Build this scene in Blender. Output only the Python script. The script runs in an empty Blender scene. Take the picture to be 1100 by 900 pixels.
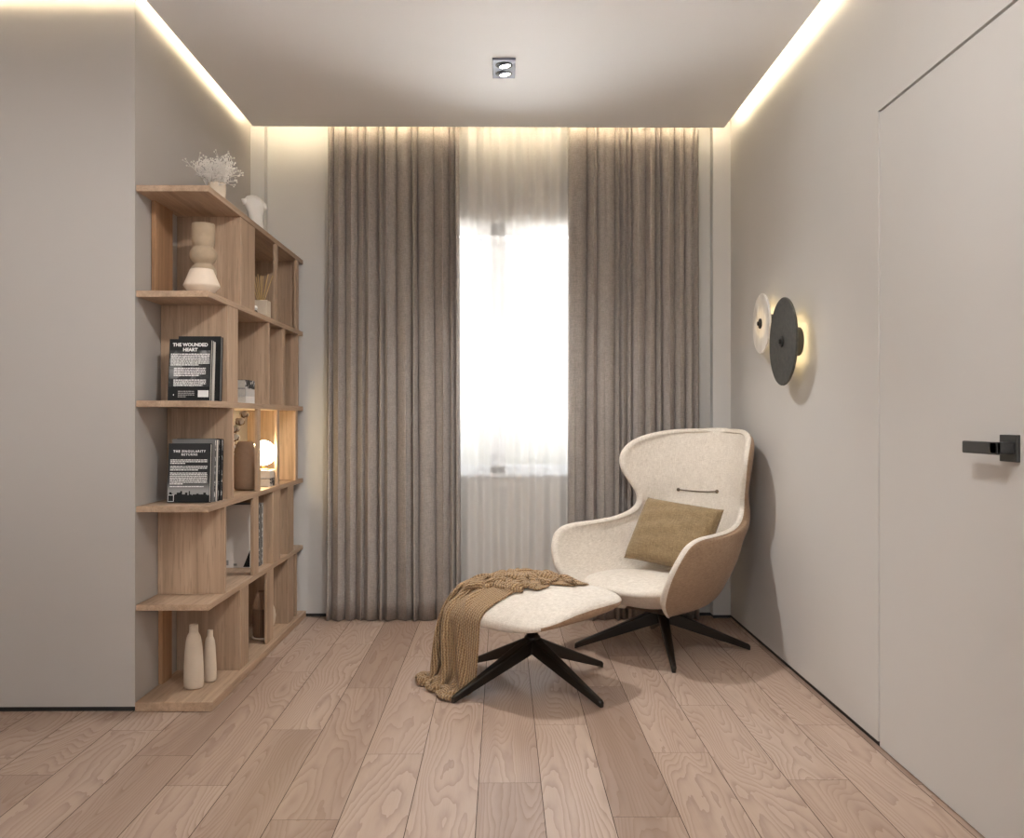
import bpy, bmesh, math, random
from mathutils import Vector, Matrix
random.seed(7)
R = math.radians
scn = bpy.context.scene
COL = scn.collection

# ------------------------------------------------------------------ helpers
class MB:
    """collects shapes into one mesh"""
    def __init__(s): s.bm = bmesh.new()
    def box(s, x0, x1, y0, y1, z0, z1, mi=0):
        v = [s.bm.verts.new(p) for p in ((x0,y0,z0),(x1,y0,z0),(x1,y1,z0),(x0,y1,z0),(x0,y0,z1),(x1,y0,z1),(x1,y1,z1),(x0,y1,z1))]
        for f in ((0,3,2,1),(4,5,6,7),(0,1,5,4),(1,2,6,5),(2,3,7,6),(3,0,4,7)):
            fc = s.bm.faces.new([v[i] for i in f]); fc.material_index = mi
        return v
    def loft(s, rings, cap=True, mi=0, smooth=True):
        vr = [[s.bm.verts.new(p) for p in r] for r in rings]
        n = len(vr[0])
        for a, b in zip(vr, vr[1:]):
            for i in range(n):
                f = s.bm.faces.new((a[i], a[(i+1)%n], b[(i+1)%n], b[i])); f.smooth = smooth; f.material_index = mi
        if cap:
            f = s.bm.faces.new(vr[0][::-1]); f.material_index = mi
            f = s.bm.faces.new(vr[-1]); f.material_index = mi
        return vr
    def lathe(s, prof, c=(0,0,0), seg=40, sx=1, sy=1, cap=True, ribs=0, rib=0):
        rings = []
        for r, z in prof:
            ring = []
            for i in range(seg):
                a = 2*math.pi*i/seg
                q = r*(1 + (rib*math.cos(ribs*a) if ribs else 0))
                ring.append((c[0]+q*sx*math.cos(a), c[1]+q*sy*math.sin(a), c[2]+z))
            rings.append(ring)
        return s.loft(rings, cap)
    def tube(s, pts, rad, seg=8, cap=True):
        pts = [Vector(p) for p in pts]
        if not hasattr(rad, '__len__'): rad = [rad]*len(pts)
        rings = []
        up = None
        for i, p in enumerate(pts):
            t = (pts[min(i+1, len(pts)-1)] - pts[max(i-1, 0)]).normalized()
            if up is None:
                up = Vector((0,0,1)) if abs(t.z) < .9 else Vector((1,0,0))
            u = t.cross(up).normalized(); w = u.cross(t).normalized(); up = w
            rings.append([p + rad[i]*(math.cos(2*math.pi*k/seg)*u + math.sin(2*math.pi*k/seg)*w) for k in range(seg)])
        return s.loft(rings, cap)
    def disc_x(s, c, r, x0, x1, seg=64, bev=0):
        """disc whose axis is X"""
        prof = [(r-bev, x0), (r, x0+bev), (r, x1-bev), (r-bev, x1)] if bev else [(r, x0), (r, x1)]
        rings = [[(x, c[0]+q*math.cos(2*math.pi*i/seg), c[1]+q*math.sin(2*math.pi*i/seg)) for i in range(seg)] for q, x in prof]
        return s.loft(rings, True, smooth=False)
    def grid(s, fn, nu, nv, mi=0, closed_u=False):
        g = [[s.bm.verts.new(fn(i/(nu if closed_u else nu-1), j/(nv-1))) for i in range(nu)] for j in range(nv)]
        for j in range(nv-1):
            for i in range(nu if closed_u else nu-1):
                f = s.bm.faces.new((g[j][i], g[j][(i+1)%nu], g[j+1][(i+1)%nu], g[j+1][i])); f.smooth = True; f.material_index = mi
        return g
    def build(s, name, mats, parent=None, bevel=0, smooth=False, recalc=True, local=None):
        bm = s.bm
        if recalc: bmesh.ops.recalc_face_normals(bm, faces=bm.faces)
        if local is not None: bmesh.ops.translate(bm, verts=bm.verts, vec=-Vector(local))
        me = bpy.data.meshes.new(name); bm.to_mesh(me); bm.free()
        o = bpy.data.objects.new(name, me); COL.objects.link(o)
        for m in (mats if isinstance(mats, (list, tuple)) else [mats]): me.materials.append(m)
        if parent is not None: o.parent = parent
        if bevel:
            b = o.modifiers.new('bevel', 'BEVEL'); b.width = bevel; b.segments = 2; b.limit_method = 'ANGLE'; b.angle_limit = R(40)
        return o

def tag(o, label, cat, group=None):
    o['label'] = label; o['category'] = cat
    if group: o['group'] = group
    return o
def thing(name, label, cat, loc=(0,0,0), rz=0, group=None):
    o = bpy.data.objects.new(name, None); COL.objects.link(o)
    o.location = loc; o.rotation_euler = (0,0,rz); o.empty_display_size = .05
    return tag(o, label, cat, group)
def struct(o): o['kind'] = 'structure'; return o

# ------------------------------------------------------------------ materials
def lin(c): return tuple(((x/255)/12.92 if x/255 <= .04045 else ((x/255+.055)/1.055)**2.4) for x in c) + (1,)
class NT:
    def __init__(s, name):
        s.m = bpy.data.materials.new(name); s.m.use_nodes = True
        s.t = s.m.node_tree; s.t.nodes.clear()
        s.out = s.t.nodes.new('ShaderNodeOutputMaterial')
    def n(s, typ, **k):
        nd = s.t.nodes.new(typ)
        for a, v in k.items():
            if a.startswith('i_'): nd.inputs[a[2:].replace('_', ' ')].default_value = v
            else: setattr(nd, a, v)
        return nd
    def l(s, a, b): s.t.links.new(a, b)
    def math(s, op, a, b=None):
        nd = s.n('ShaderNodeMath', operation=op)
        for i, x in enumerate((a, b)):
            if x is None: continue
            if hasattr(x, 'is_output'): s.l(x, nd.inputs[i])
            else: nd.inputs[i].default_value = x
        return nd.outputs[0]
    def ramp(s, f, stops):
        r = s.n('ShaderNodeValToRGB'); e = r.color_ramp.elements
        e[0].position, e[0].color = stops[0]; e[1].position, e[1].color = stops[-1]
        for p, c in stops[1:-1]:
            k = e.new(p); k.color = c
        s.l(f, r.inputs[0]); return r.outputs[0]
    def mix(s, f, a, b, mode='MIX'):
        nd = s.n('ShaderNodeMix', data_type='RGBA', blend_type=mode)
        for i, x in ((0, f), (6, a), (7, b)):
            if hasattr(x, 'is_output'): s.l(x, nd.inputs[i])
            else: nd.inputs[i].default_value = x
        return nd.outputs[2]
    def coord(s, kind='Object', scale=(1,1,1)):
        tc = s.n('ShaderNodeTexCoord'); mp = s.n('ShaderNodeMapping')
        mp.inputs['Scale'].default_value = scale
        s.l(tc.outputs[kind], mp.inputs['Vector']); return mp.outputs[0]
    def noise(s, vec, scale, detail=4, rough=.5, dist=0):
        nd = s.n('ShaderNodeTexNoise'); nd.inputs['Scale'].default_value = scale; nd.inputs['Detail'].default_value = detail
        nd.inputs['Roughness'].default_value = rough; nd.inputs['Distortion'].default_value = dist
        if vec is not None: s.l(vec, nd.inputs['Vector'])
        return nd.outputs[0]
    def bump(s, h, strength, dist=.01):
        b = s.n('ShaderNodeBump'); b.inputs['Strength'].default_value = strength; b.inputs['Distance'].default_value = dist
        s.l(h, b.inputs['Height']); return b.outputs[0]
    def pbr(s, color, rough=.5, metal=0, normal=None, spec=.5, **k):
        b = s.n('ShaderNodeBsdfPrincipled')
        if hasattr(color, 'is_output'): s.l(color, b.inputs['Base Color'])
        else: b.inputs['Base Color'].default_value = color
        if hasattr(rough, 'is_output'): s.l(rough, b.inputs['Roughness'])
        else: b.inputs['Roughness'].default_value = rough
        b.inputs['Metallic'].default_value = metal; b.inputs['Specular IOR Level'].default_value = spec
        if normal is not None: s.l(normal, b.inputs['Normal'])
        for a, v in k.items(): b.inputs[a.replace('_', ' ')].default_value = v
        s.l(b.outputs[0], s.out.inputs[0]); return b

def m_plain(name, c, rough=.5, metal=0, spec=.5, mottled=0.0, mscale=30, bump=0):
    t = NT(name); v = t.coord()
    n = t.noise(v, mscale, 5)
    col = t.mix(n, tuple(x*(1-mottled) for x in c[:3])+(1,), tuple(min(1, x*(1+mottled)) for x in c[:3])+(1,))
    t.pbr(col, rough, metal, t.bump(n, bump, .003) if bump else None, spec); return t.m

def m_paint(name, c):
    t = NT(name); v = t.coord()
    n = t.noise(v, 1.4, 3); f = t.noise(v, 260, 3)
    col = t.mix(n, tuple(x*.965 for x in c[:3])+(1,), tuple(min(1, x*1.03) for x in c[:3])+(1,))
    t.pbr(col, .62, 0, t.bump(f, .06, .001), .35); return t.m

def m_wood(name, dark, light, axis='Z', fine=1.0):
    """straight quarter-cut veneer, grain along axis"""
    t = NT(name)
    sc = {'Z': (40,40,1.2), 'Y': (40,1.2,40), 'X': (1.2,40,40)}[axis]
    v = t.coord('Object', sc); v2 = t.coord('Object', tuple(x*.12 for x in sc)); v3 = t.coord('Object', tuple(x*4 if x > 2 else x*6 for x in sc))
    a = t.noise(v, 1.0*fine, 6, .6, .4); b = t.noise(v2, 1.2, 3); c = t.noise(v3, 1, 2)
    f = t.math('ADD', t.math('MULTIPLY', a, .6), t.math('MULTIPLY', b, .4))
    col = t.ramp(f, [(.32, dark), (.5, tuple((p+q)/2 for p, q in zip(dark, light))), (.68, light)])
    col = t.mix(t.math('MULTIPLY', t.math('LESS_THAN', c, .40), .35), col, tuple(x*.72 for x in dark[:3])+(1,))
    t.pbr(col, .5, 0, t.bump(a, .08, .002), .35); return t.m

def m_floor():
    t = NT('oak_plank_floor')
    uv = t.n('ShaderNodeUVMap', uv_map='uv'); at = t.n('ShaderNodeAttribute', attribute_name='rnd', attribute_type='GEOMETRY')
    def vec(sx, sy):
        mp = t.n('ShaderNodeMapping'); mp.inputs['Scale'].default_value = (sx, sy, 1)
        t.l(uv.outputs[0], mp.inputs[0])
        off = t.n('ShaderNodeVectorMath', operation='ADD'); t.l(mp.outputs[0], off.inputs[0])
        sc = t.n('ShaderNodeVectorMath', operation='SCALE'); t.l(at.outputs['Vector'], sc.inputs[0]); sc.inputs['Scale'].default_value = 60
        t.l(sc.outputs[0], off.inputs[1]); return off.outputs[0]
    # cathedral figure: contour lines of a smooth field stretched along the plank
    field = t.noise(vec(3.6, .50), 1.0, 2, .45, .3)
    wob = t.noise(vec(16, 3.0), 1.0, 3, .55)
    field = t.math('ADD', field, t.math('MULTIPLY', wob, .055))
    rings = t.math('FRACT', t.math('MULTIPLY', field, 46))
    rings = t.math('POWER', rings, 2.6)
    broad = t.noise(vec(9, .35), 1.0, 4, .55, .3)
    fibre = t.noise(vec(260, 7), 1.0, 3, .6)
    amt = t.math('MULTIPLY', rings, t.math('MULTIPLY', t.noise(vec(5, .9), 1, 2), .82))
    sep = t.n('ShaderNodeSeparateXYZ'); t.l(at.outputs['Vector'], sep.inputs[0])
    tone = t.math('ADD', t.math('MULTIPLY', broad, .62), t.math('MULTIPLY', sep.outputs[0], .36))
    base = t.ramp(tone, [(.22, lin((144,122,108))), (.5, lin((177,155,139))), (.8, lin((195,176,161)))])
    col = t.mix(amt, base, lin((122,96,82)))
    col = t.mix(t.math('MULTIPLY', fibre, .28), col, lin((150,116,94)))
    # dark knots
    vor = t.n('ShaderNodeTexVoronoi', feature='F1'); vor.inputs['Scale'].default_value = 1.0
    t.l(vec(9, 3.2), vor.inputs['Vector'])
    sepc = t.n('ShaderNodeSeparateColor'); t.l(vor.outputs['Color'], sepc.inputs[0])
    kn = t.math('MULTIPLY', t.math('LESS_THAN', vor.outputs['Distance'], .055), t.math('GREATER_THAN', sepc.outputs[0], .86))
    col = t.mix(kn, col, lin((40,26,20)))
    h = t.math('ADD', t.math('MULTIPLY', rings, .4), fibre)
    t.pbr(col, t.math('ADD', .40, t.math('MULTIPLY', rings, .12)), 0, t.bump(h, .10, .0015), .42); return t.m

def m_fabric(name, a, b, scale=900, stretch=(1,1,1), rough=.95, bump=.35, blot=14, contrast=(.34,.66), sheen=.15):
    t = NT(name); v = t.coord('Object', stretch); vx = t.coord('Object', (1,.12,.12)); vz = t.coord('Object', (.12,.12,1))
    n1 = t.noise(v, scale*.35, 3, .7); n2 = t.noise(vx, scale*.5, 2); n3 = t.noise(vz, scale*.5, 2); bl = t.noise(v, blot, 3)
    w = t.math('MULTIPLY', t.math('ADD', t.math('ADD', n1, n2), n3), 1/3)
    f = t.math('ADD', t.math('MULTIPLY', w, .88), t.math('MULTIPLY', bl, .12))
    col = t.ramp(f, [(contrast[0], a), (contrast[1], b)])
    p = t.pbr(col, rough, 0, t.bump(w, bump, .002), .15)
    p.inputs['Sheen Weight'].default_value = sheen; p.inputs['Sheen Roughness'].default_value = .5
    return t.m

def m_emit(name, c, s):
    t = NT(name); e = t.n('ShaderNodeEmission'); e.inputs[0].default_value = c; e.inputs[1].default_value = s
    t.l(e.outputs[0], t.out.inputs[0]); return t.m

M = {}
M['wall'] = m_paint('wall_paint', (.62,.60,.575,1))
M['block'] = m_paint('taupe_lacquer', (.45,.42,.392,1))
M['ceil'] = m_paint('ceiling_paint', (.88,.875,.87,1))
M['black'] = m_plain('black_shadow_gap', (.012,.011,.010,1), .6)
M['gap'] = m_plain('door_gap_seal', (.10,.075,.055,1), .8)
M['floor'] = m_floor()
M['seam'] = m_plain('floor_seam', lin((60,42,32)), .9)
WD, WL = lin((150,125,103)), lin((196,168,142))
M['woodZ'] = m_wood('oak_veneer_upright', WD, WL, 'Z')
M['woodY'] = m_wood('oak_veneer_lengthwise', WD, WL, 'Y')
M['woodX'] = m_wood('oak_veneer_cross', lin((140,104,76)), lin((186,146,110)), 'Z')
M['led'] = m_emit('warm_led_strip', (1.0,.83,.56,1), 42)
M['lampglow'] = m_emit('opal_globe_glow', (1.0,.79,.45,1), 22)
M['spot'] = m_emit('downlight_lens', (1,.95,.86,1), 14)
M['sconceled'] = m_emit('sconce_led', (1.0,.76,.40,1), 8)
M['grey_metal'] = m_plain('grey_blue_lacquer', (.20,.22,.29,1), .4, .0)
M['dark_metal'] = m_plain('gunmetal', (.055,.054,.053,1), .42, .5)
M['base_metal'] = m_plain('dark_bronze', (.014,.010,.007,1), .36, .3, .5)
M['blackmat'] = m_plain('matte_black', (.014,.013,.012,1), .5)
M['brass'] = m_plain('brass', (.62,.44,.2,1), .3, 1)
M['white'] = m_plain('white_plaster', (.80,.76,.71,1), .7, mottled=.04, bump=.1)
M['curtain'] = m_fabric('taupe_curtain_linen', lin((133,126,121)), lin((176,167,160)), 700, (1,1,1), bump=.25, sheen=.1)
M['cream'] = m_fabric('cream_boucle', lin((200,189,175)), lin((240,232,221)), 800, (1,1,1), bump=.5, blot=30)
M['tan'] = m_fabric('tan_shell_fabric', lin((136,108,84)), lin((178,150,122)), 800, (1,1,1), bump=.5, blot=20)
M['olive'] = m_fabric('ochre_linen', lin((112,94,68)), lin((164,142,110)), 620, (1,1,1), bump=.5, blot=18)
M['thread'] = m_plain('taupe_thread', lin((104,90,76)), .9)

# ------------------------------------------------------------------ room
H_CAM = 1.12
XL, XR, YB, ZC = -1.407, 1.285, 5.205, 2.711
YBLK = 3.525
YF = -2.6                                   # far end of the room behind the camera
XBL = -3.0
# floor: planks of .1915 m with measured joints
def build_floor():
    bm = bmesh.new(); uvl = bm.loops.layers.uv.new('uv'); col = bm.loops.layers.float_color.new('rnd')
    jts = {0:3.62,1:2.82,2:2.1,3:2.575,4:3.07,5:3.578,6:2.833,7:3.34,-1:3.066,-2:2.566,-3:3.31,-4:2.81,-5:3.06,-6:3.31}
    W, L, g = .1915, 1.255, .0011
    rr = random.Random(11)
    for k in range(-15, 9):
        x0 = -.264 + W*k; x1 = x0 + W
        j = jts.get(k, 2.2 + rr.random()*1.2)
        y = j - L*5
        while y < 5.4:
            y1 = y + L
            c = (rr.random(), rr.random(), rr.random(), 1)
            a, b = max(x0+g, -3.05), min(x1-g, XR+.04); ya, yb = max(y+g*.7, -2.65), min(y1-g*.7, YB+.35)
            if b > a and yb > ya:
                vs = [bm.verts.new(p) for p in ((a,ya,0),(b,ya,0),(b,yb,0),(a,yb,0))]
                f = bm.faces.new(vs); f.material_index = 0
                for lp in f.loops:
                    lp[uvl].uv = (lp.vert.co.x - x0, lp.vert.co.y - y); lp[col] = c
            y = y1
    # dark bed under the planks shows through the joints
    vs = [bm.verts.new(p) for p in ((-3.05,-2.65,-.002),(XR+.04,-2.65,-.002),(XR+.04,YB+.35,-.002),(-3.05,YB+.35,-.002))]
    f = bm.faces.new(vs); f.material_index = 1
    vs2 = [bm.verts.new(v.co + Vector((0,0,-.05))) for v in vs]; bm.faces.new(vs2[::-1]).material_index = 1
    me = bpy.data.meshes.new('floor'); bm.to_mesh(me); bm.free()
    o = bpy.data.objects.new('floor', me); COL.objects.link(o); me.materials.append(M['floor']); me.materials.append(M['seam'])
    struct(o)
build_floor()

ZT = ZC + .13                               # upper slab over the light coves
BB = .018                                   # black shadow gap height
m = MB(); m.box(XBL-.1, XR+.1, YF-.1, YB+.5, ZT, ZT+.1); struct(m.build('ceiling', M['ceil']))
# lowered ceiling panel floating in front of the coves
CXL, CXR, CYB = -1.354, 1.213, 4.995
m = MB()
pts = [(CXL, CYB), (CXR, CYB), (CXR, YF), (XBL, YF), (XBL, 3.465), (CXL, 3.465)]
top = [m.bm.verts.new((x, y, ZC+.035)) for x, y in pts]; bot = [m.bm.verts.new((x, y, ZC)) for x, y in pts]
m.bm.faces.new(top); m.bm.faces.new(bot[::-1])
for i in range(6): m.bm.faces.new((top[i], bot[i], bot[(i+1)%6], top[(i+1)%6]))
panel = m.build('ceiling_panel', M['ceil']); struct(panel)

# right wall with the door opening
DY0, DY1, DZ = 2.225, 3.118, 2.172
m = MB()
m.box(XR, XR+.12, DY1, YB+.35, BB, ZT); m.box(XR, XR+.12, YF, DY0, BB, ZT); m.box(XR, XR+.12, DY0, DY1, DZ, ZT)
struct(m.build('wall_right', M['wall']))
m = MB(); m.box(XR+.006, XR+.1, DY1, YB, 0, BB); m.box(XR+.006, XR+.1, YF, DY0, 0, BB); struct(m.build('baseboard_right', M['black']))
# left: block (full-height cupboard run) and the wall behind the shelves
m = MB(); m.box(XBL, XL, YBLK, YB+.35, BB, ZT); struct(m.build('wall_left', M['block']))
m = MB(); m.box(XBL, XL-.006, YBLK+.006, YB, 0, BB); struct(m.build('baseboard_left', M['black']))
m = MB(); m.box(XBL-.1, XBL, YF, YBLK, 0, ZT); struct(m.build('wall_left_rear', M['wall']))
# back wall with window opening and two shallow pilasters
WX0, WX1, WZ0, WZ1 = -.80, .74, .803, 2.245
m = MB()
m.box(XL, WX0, YB, YB+.30, BB, ZT); m.box(WX1, XR, YB, YB+.30, BB, ZT)
m.box(WX0, WX1, YB, YB+.30, BB, WZ0); m.box(WX0, WX1, YB, YB+.30, WZ1, ZT)
m.box(XL, -1.330, 5.138, YB, BB, ZT); m.box(1.184, XR, 5.138, YB, BB, ZT)
struct(m.build('wall_back', M['wall']))
m = MB(); m.box(XL, XR, YB+.006, YB+.1, 0, BB); m.box(XL, -1.336, 5.144, YB+.006, 0, BB); m.box(1.190, XR, 5.144, YB+.006, 0, BB)
struct(m.build('baseboard_back', M['black']))
RX0, RX1, RZ0, RZ1 = -1.05, 1.25, .875, 2.425      # unseen opening added for the fill light behind the camera
m = MB(); m.box(XBL-.1, RX0, YF-.12, YF, 0, ZT); m.box(RX1, XR+.12, YF-.12, YF, 0, ZT); m.box(RX0, RX1, YF-.12, YF, 0, RZ0); m.box(RX0, RX1, YF-.12, YF, RZ1, ZT)
struct(m.build('wall_front', M['wall']))

# LED strips lying on the ceiling panel at its edges
def led(x0, x1, y0, y1):
    m = MB(); m.box(x0, x1, y0, y1, ZC+.036, ZC+.044); o = m.build('trim_1', M['led']); struct(o)
led(CXL+.006, CXL+.018, 3.47, CYB-.02)
led(CXR-.018, CXR-.006, YF+.1, CYB-.02)
led(CXL+.02, CXR-.02, CYB-.018, CYB-.006)
led(XBL+.1, CXL, 3.447, 3.459)

# window: frame, mullion, glass, sill
m = MB(); y0, y1 = 5.27, 5.335
fw = .075
m.box(WX0, WX1, y0, y1, WZ0, WZ0+.048); m.box(WX0, WX1, y0, y1, WZ1-.072, WZ1)
m.box(WX0, WX0+fw, y0, y1, WZ0, WZ1); m.box(WX1-fw, WX1, y0, y1, WZ0, WZ1); m.box(-.073, .019, y0, y1, WZ0, WZ1)
t = NT('white_upvc'); t.pbr((.80,.81,.83,1), .35); win = struct(m.build('window_1', t.m, bevel=.004))
m = MB(); ya, yb = YF-.07, YF-.01
m.box(RX0, RX1, ya, yb, RZ0, RZ0+.06); m.box(RX0, RX1, ya, yb, RZ1-.06, RZ1); m.box(RX0, RX0+.06, ya, yb, RZ0, RZ1); m.box(RX1-.06, RX1, ya, yb, RZ0, RZ1); m.box(.07, .13, ya, yb, RZ0, RZ1)
struct(m.build('window_2', t.m, bevel=.004))  # unseen frame added around the rear fill light
m = MB(); m.box(WX0-.02, WX1+.02, YB-.012, y0, WZ0-.012, WZ0+.006); sill = m.build('window_sill', t.m, win)
t = NT('window_glass')
tr = t.n('ShaderNodeBsdfTransparent'); gl = t.n('ShaderNodeBsdfGlossy'); gl.inputs['Roughness'].default_value = .02
fr = t.n('ShaderNodeFresnel'); fr.inputs[0].default_value = 1.3; mx = t.n('ShaderNodeMixShader')
t.l(fr.outputs[0], mx.inputs[0]); t.l(tr.outputs[0], mx.inputs[1]); t.l(gl.outputs[0], mx.inputs[2]); t.l(mx.outputs[0], t.out.inputs[0])
for a, b in ((WX0+fw, -.073), (.019, WX1-fw)):
    m = MB(); m.box(a, b, 5.30, 5.312, WZ0+.048, WZ1-.072); m.build('pane', t.m, win)

# flush door in the right wall
m = MB()
m.box(XR+.002, XR+.045, DY0+.004, DY1-.008, .004, DZ-.008)
door = struct(m.build('door_1', M['wall'], bevel=.001))
m = MB(); m.box(XR+.022, XR+.11, DY1-.008, DY1, 0, DZ); m.box(XR+.022, XR+.11, DY0, DY0+.004, 0, DZ); m.box(XR+.022, XR+.11, DY0, DY1, DZ-.008, DZ); m.box(XR+.05, XR+.11, DY0, DY1, 0, DZ)
struct(m.build('door_frame', M['gap'], door))
# lever handle
m = MB(); m.box(XR-.008, XR+.004, 2.262, 2.340, 1.012, 1.080); hp = m.build('handle_plate', M['dark_metal'], door, bevel=.0015)
m = MB(); m.box(XR-.052, XR-.006, 2.272, 2.306, 1.032, 1.062); m.box(XR-.052, XR-.040, 2.272, 2.445, 1.030, 1.062)
lev = m.build('door_lever', M['dark_metal'], door, bevel=.003)

# ------------------------------------------------------------------ bookshelf
SX0, SX1 = XL+.002, -1.128                  # wall to shelf front
T = .022
shelf = thing('bookshelf', 'tall open oak bookshelf with staggered uprights along the left wall', 'bookshelf', (-1.27, 4.36, 0))
LOC = shelf.location.copy()
def sp(name, mb, mat, bevel=.0012): return mb.build(name, mat, shelf, bevel=bevel, local=LOC)
m = MB(); m.box(SX0, -1.110, 3.518, 5.198, .0, .036); sp('plinth', m, M['woodY'], .003)
levels = [(.384,.407),(.762,.785),(1.166,1.191),(1.589,1.613),(1.994,2.018)]
for z0, z1 in levels:
    m = MB(); m.box(SX0, SX1, 3.53, 5.135, z0, z1); m.box(-1.328, SX1, 5.135, 5.2, z0, z1); sp('shelf_board', m, M['woodY'])
zs = [.036] + [z for ab in levels for z in ab]
rows = [(zs[0], zs[1]), (zs[2], zs[3]), (zs[4], zs[5]), (zs[6], zs[7]), (zs[8], zs[9])]   # bottom to top
def cross(row, y):       # partition across the depth
    z0, z1 = rows[row]; m = MB(); m.box(SX0, SX1-.004, y, y+T, z0, z1); sp('partition', m, M['woodZ'])
def front(row, ya, yb, t=T):  # upright slat along the shelf front
    z0, z1 = rows[row]; m = MB(); m.box(SX1-.003-t, SX1-.003, ya, yb, z0, z1); sp('front_slat', m, M['woodZ'])
def back(row, ya, yb):   # slat against the wall
    z0, z1 = rows[row]; m = MB(); m.box(SX0, SX0+.018, ya, yb, z0, z1); sp('back_slat', m, M['woodX'])
# top row
cross(4, 3.972); front(4, 3.994, 4.20); front(4, 4.590, 4.634, .014); front(4, 5.045, 5.085, .014); cross(4, 5.085); back(4, 3.683, 3.872)
# second from top
cross(3, 3.784); front(3, 3.806, 3.933); cross(3, 4.452); cross(3, 4.735); front(3, 4.757, 4.787); cross(3, 5.085)
# middle
cross(2, 3.856); front(2, 4.250, 4.300, .014); front(2, 4.616, 4.666, .014); front(2, 5.025, 5.063, .014); cross(2, 5.063)
# fourth
cross(1, 3.750); front(1, 4.178, 4.265, .014); cross(1, 4.534); front(1, 4.556, 4.686); cross(1, 4.849); front(1, 4.871, 4.979)
# bottom
cross(0, 3.966); front(0, 3.988, 4.098); front(0, 4.423, 4.541, .014); cross(0, 4.86); front(0, 4.882, 4.979); cross(0, 5.046); back(0, 3.757, 3.863)

# ------------------------------------------------------------------ books
M['paper'] = m_plain('book_pages', (.62,.58,.52,1), .9, mottled=.15, mscale=120)
M['cov_black'] = m_plain('black_book_cover', (.008,.008,.008,1), .55, 0, .3)
M['cov_grey'] = m_plain('grey_book_cover', (.16,.155,.15,1), .45)
M['cov_light'] = m_plain('pale_book_cover', (.52,.49,.46,1), .5)
M['cov_white'] = m_plain('white_book_cover', (.74,.70,.66,1), .5)
M['print'] = m_plain('white_print', (.82,.81,.80,1), .6)
M['print_grey'] = m_plain('grey_print', (.30,.29,.28,1), .6)
def m_cloudy(name, lo, hi, sc, thr=(.45,.8)):
    t = NT(name); v = t.coord(); n = t.noise(v, sc, 7, .62, .6)
    t.pbr(t.ramp(n, [(thr[0], lo), (thr[1], hi)]), .45); return t.m
M['smoke'] = m_cloudy('smoky_cover_art', (.012,.012,.012,1), (.42,.42,.42,1), 13, (.50,.80))
M['bwpattern'] = m_cloudy('black_white_spine', (.01,.01,.01,1), (.75,.72,.7,1), 60, (.52,.55))
def m_sky():
    t = NT('dusk_cover_art'); tc = t.n('ShaderNodeTexCoord'); s = t.n('ShaderNodeSeparateXYZ'); t.l(tc.outputs['Generated'], s.inputs[0])
    n = t.noise(tc.outputs['Generated'], 60, 3)
    c = t.ramp(s.outputs[2], [(.0, (.26,.255,.25,1)), (.19, (.30,.295,.29,1)), (.34, (.04,.04,.04,1)), (.5, (.008,.008,.009,1))])
    t.pbr(c, .42); return t.m
M['skyart'] = m_sky()

def book(name, label, loc, w, h, th, cover, rz=0, tilt=0, group=None, flat=False, spine=None):
    """standing book: faces -Y (cover), local x width (fore-edge at +x), y thickness, z height; flat lies on its back"""
    loc = (loc[0], loc[1], loc[2] + th*math.sin(abs(tilt)))
    e = thing(name, label, 'book', loc, rz, group); e.rotation_euler = (tilt, 0, rz)
    c = .0022
    m = MB()
    if not flat:
        m.box(-w/2, w/2, 0, c, 0, h); m.box(-w/2, w/2, th-c, th, 0, h); m.box(-w/2, -w/2+c, c, th-c, 0, h)
        m.build('cover', cover, e, bevel=.0006)
        m = MB(); m.box(-w/2+c, w/2-.003, c, th-c, .003, h-.003); m.build('pages', spine or M['paper'], e)
    else:       # lies flat: w along x, h along y, thickness up; spine at +x
        m.box(-w/2, w/2, -h/2, h/2, 0, c); m.box(-w/2, w/2, -h/2, h/2, th-c, th); m.box(w/2-c, w/2, -h/2, h/2, c, th-c)
        m.build('cover', spine or cover, e, bevel=.0006)
        m = MB(); m.box(-w/2+.003, w/2-c, -h/2+.003, h/2-.003, c, th-c); m.build('pages', M['paper'], e)
    return e

FONT = None
def text(name, s, size, loc, parent, mat, align='CENTER', bold=.0, space=1.0):
    cu = bpy.data.curves.new(name, 'FONT'); cu.body = s; cu.size = size; cu.align_x = align; cu.extrude = .0002; cu.offset = bold; cu.space_character = space
    cu.resolution_u = 3
    o = bpy.data.objects.new(name, cu); dg = bpy.context.evaluated_depsgraph_get()
    COL.objects.link(o); dg.update()
    me = bpy.data.meshes.new_from_object(o.evaluated_get(dg)); COL.objects.unlink(o); bpy.data.objects.remove(o)
    o = bpy.data.objects.new(name, me); COL.objects.link(o); me.materials.clear(); me.materials.append(mat)
    o.parent = parent; o.location = loc; o.rotation_euler = (R(90), 0, 0)
    return o
def blurb(parent, x0, x1, z, n, dz, hgt, mat, last=.5, rng=random.Random(3)):
    """lines of small unreadable print"""
    m = MB()
    for i in range(n):
        x = x0; end = x1 if i < n-1 else x0 + (x1-x0)*last
        while x < end:
            w = rng.uniform(.004, .013); w = min(w, end-x)
            m.box(x, x+w, -.0006, -.0001, z-i*dz, z-i*dz+hgt*rng.uniform(.8, 1.0)); x += w + .0016
    return m.build('blurb', mat, parent)

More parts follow.
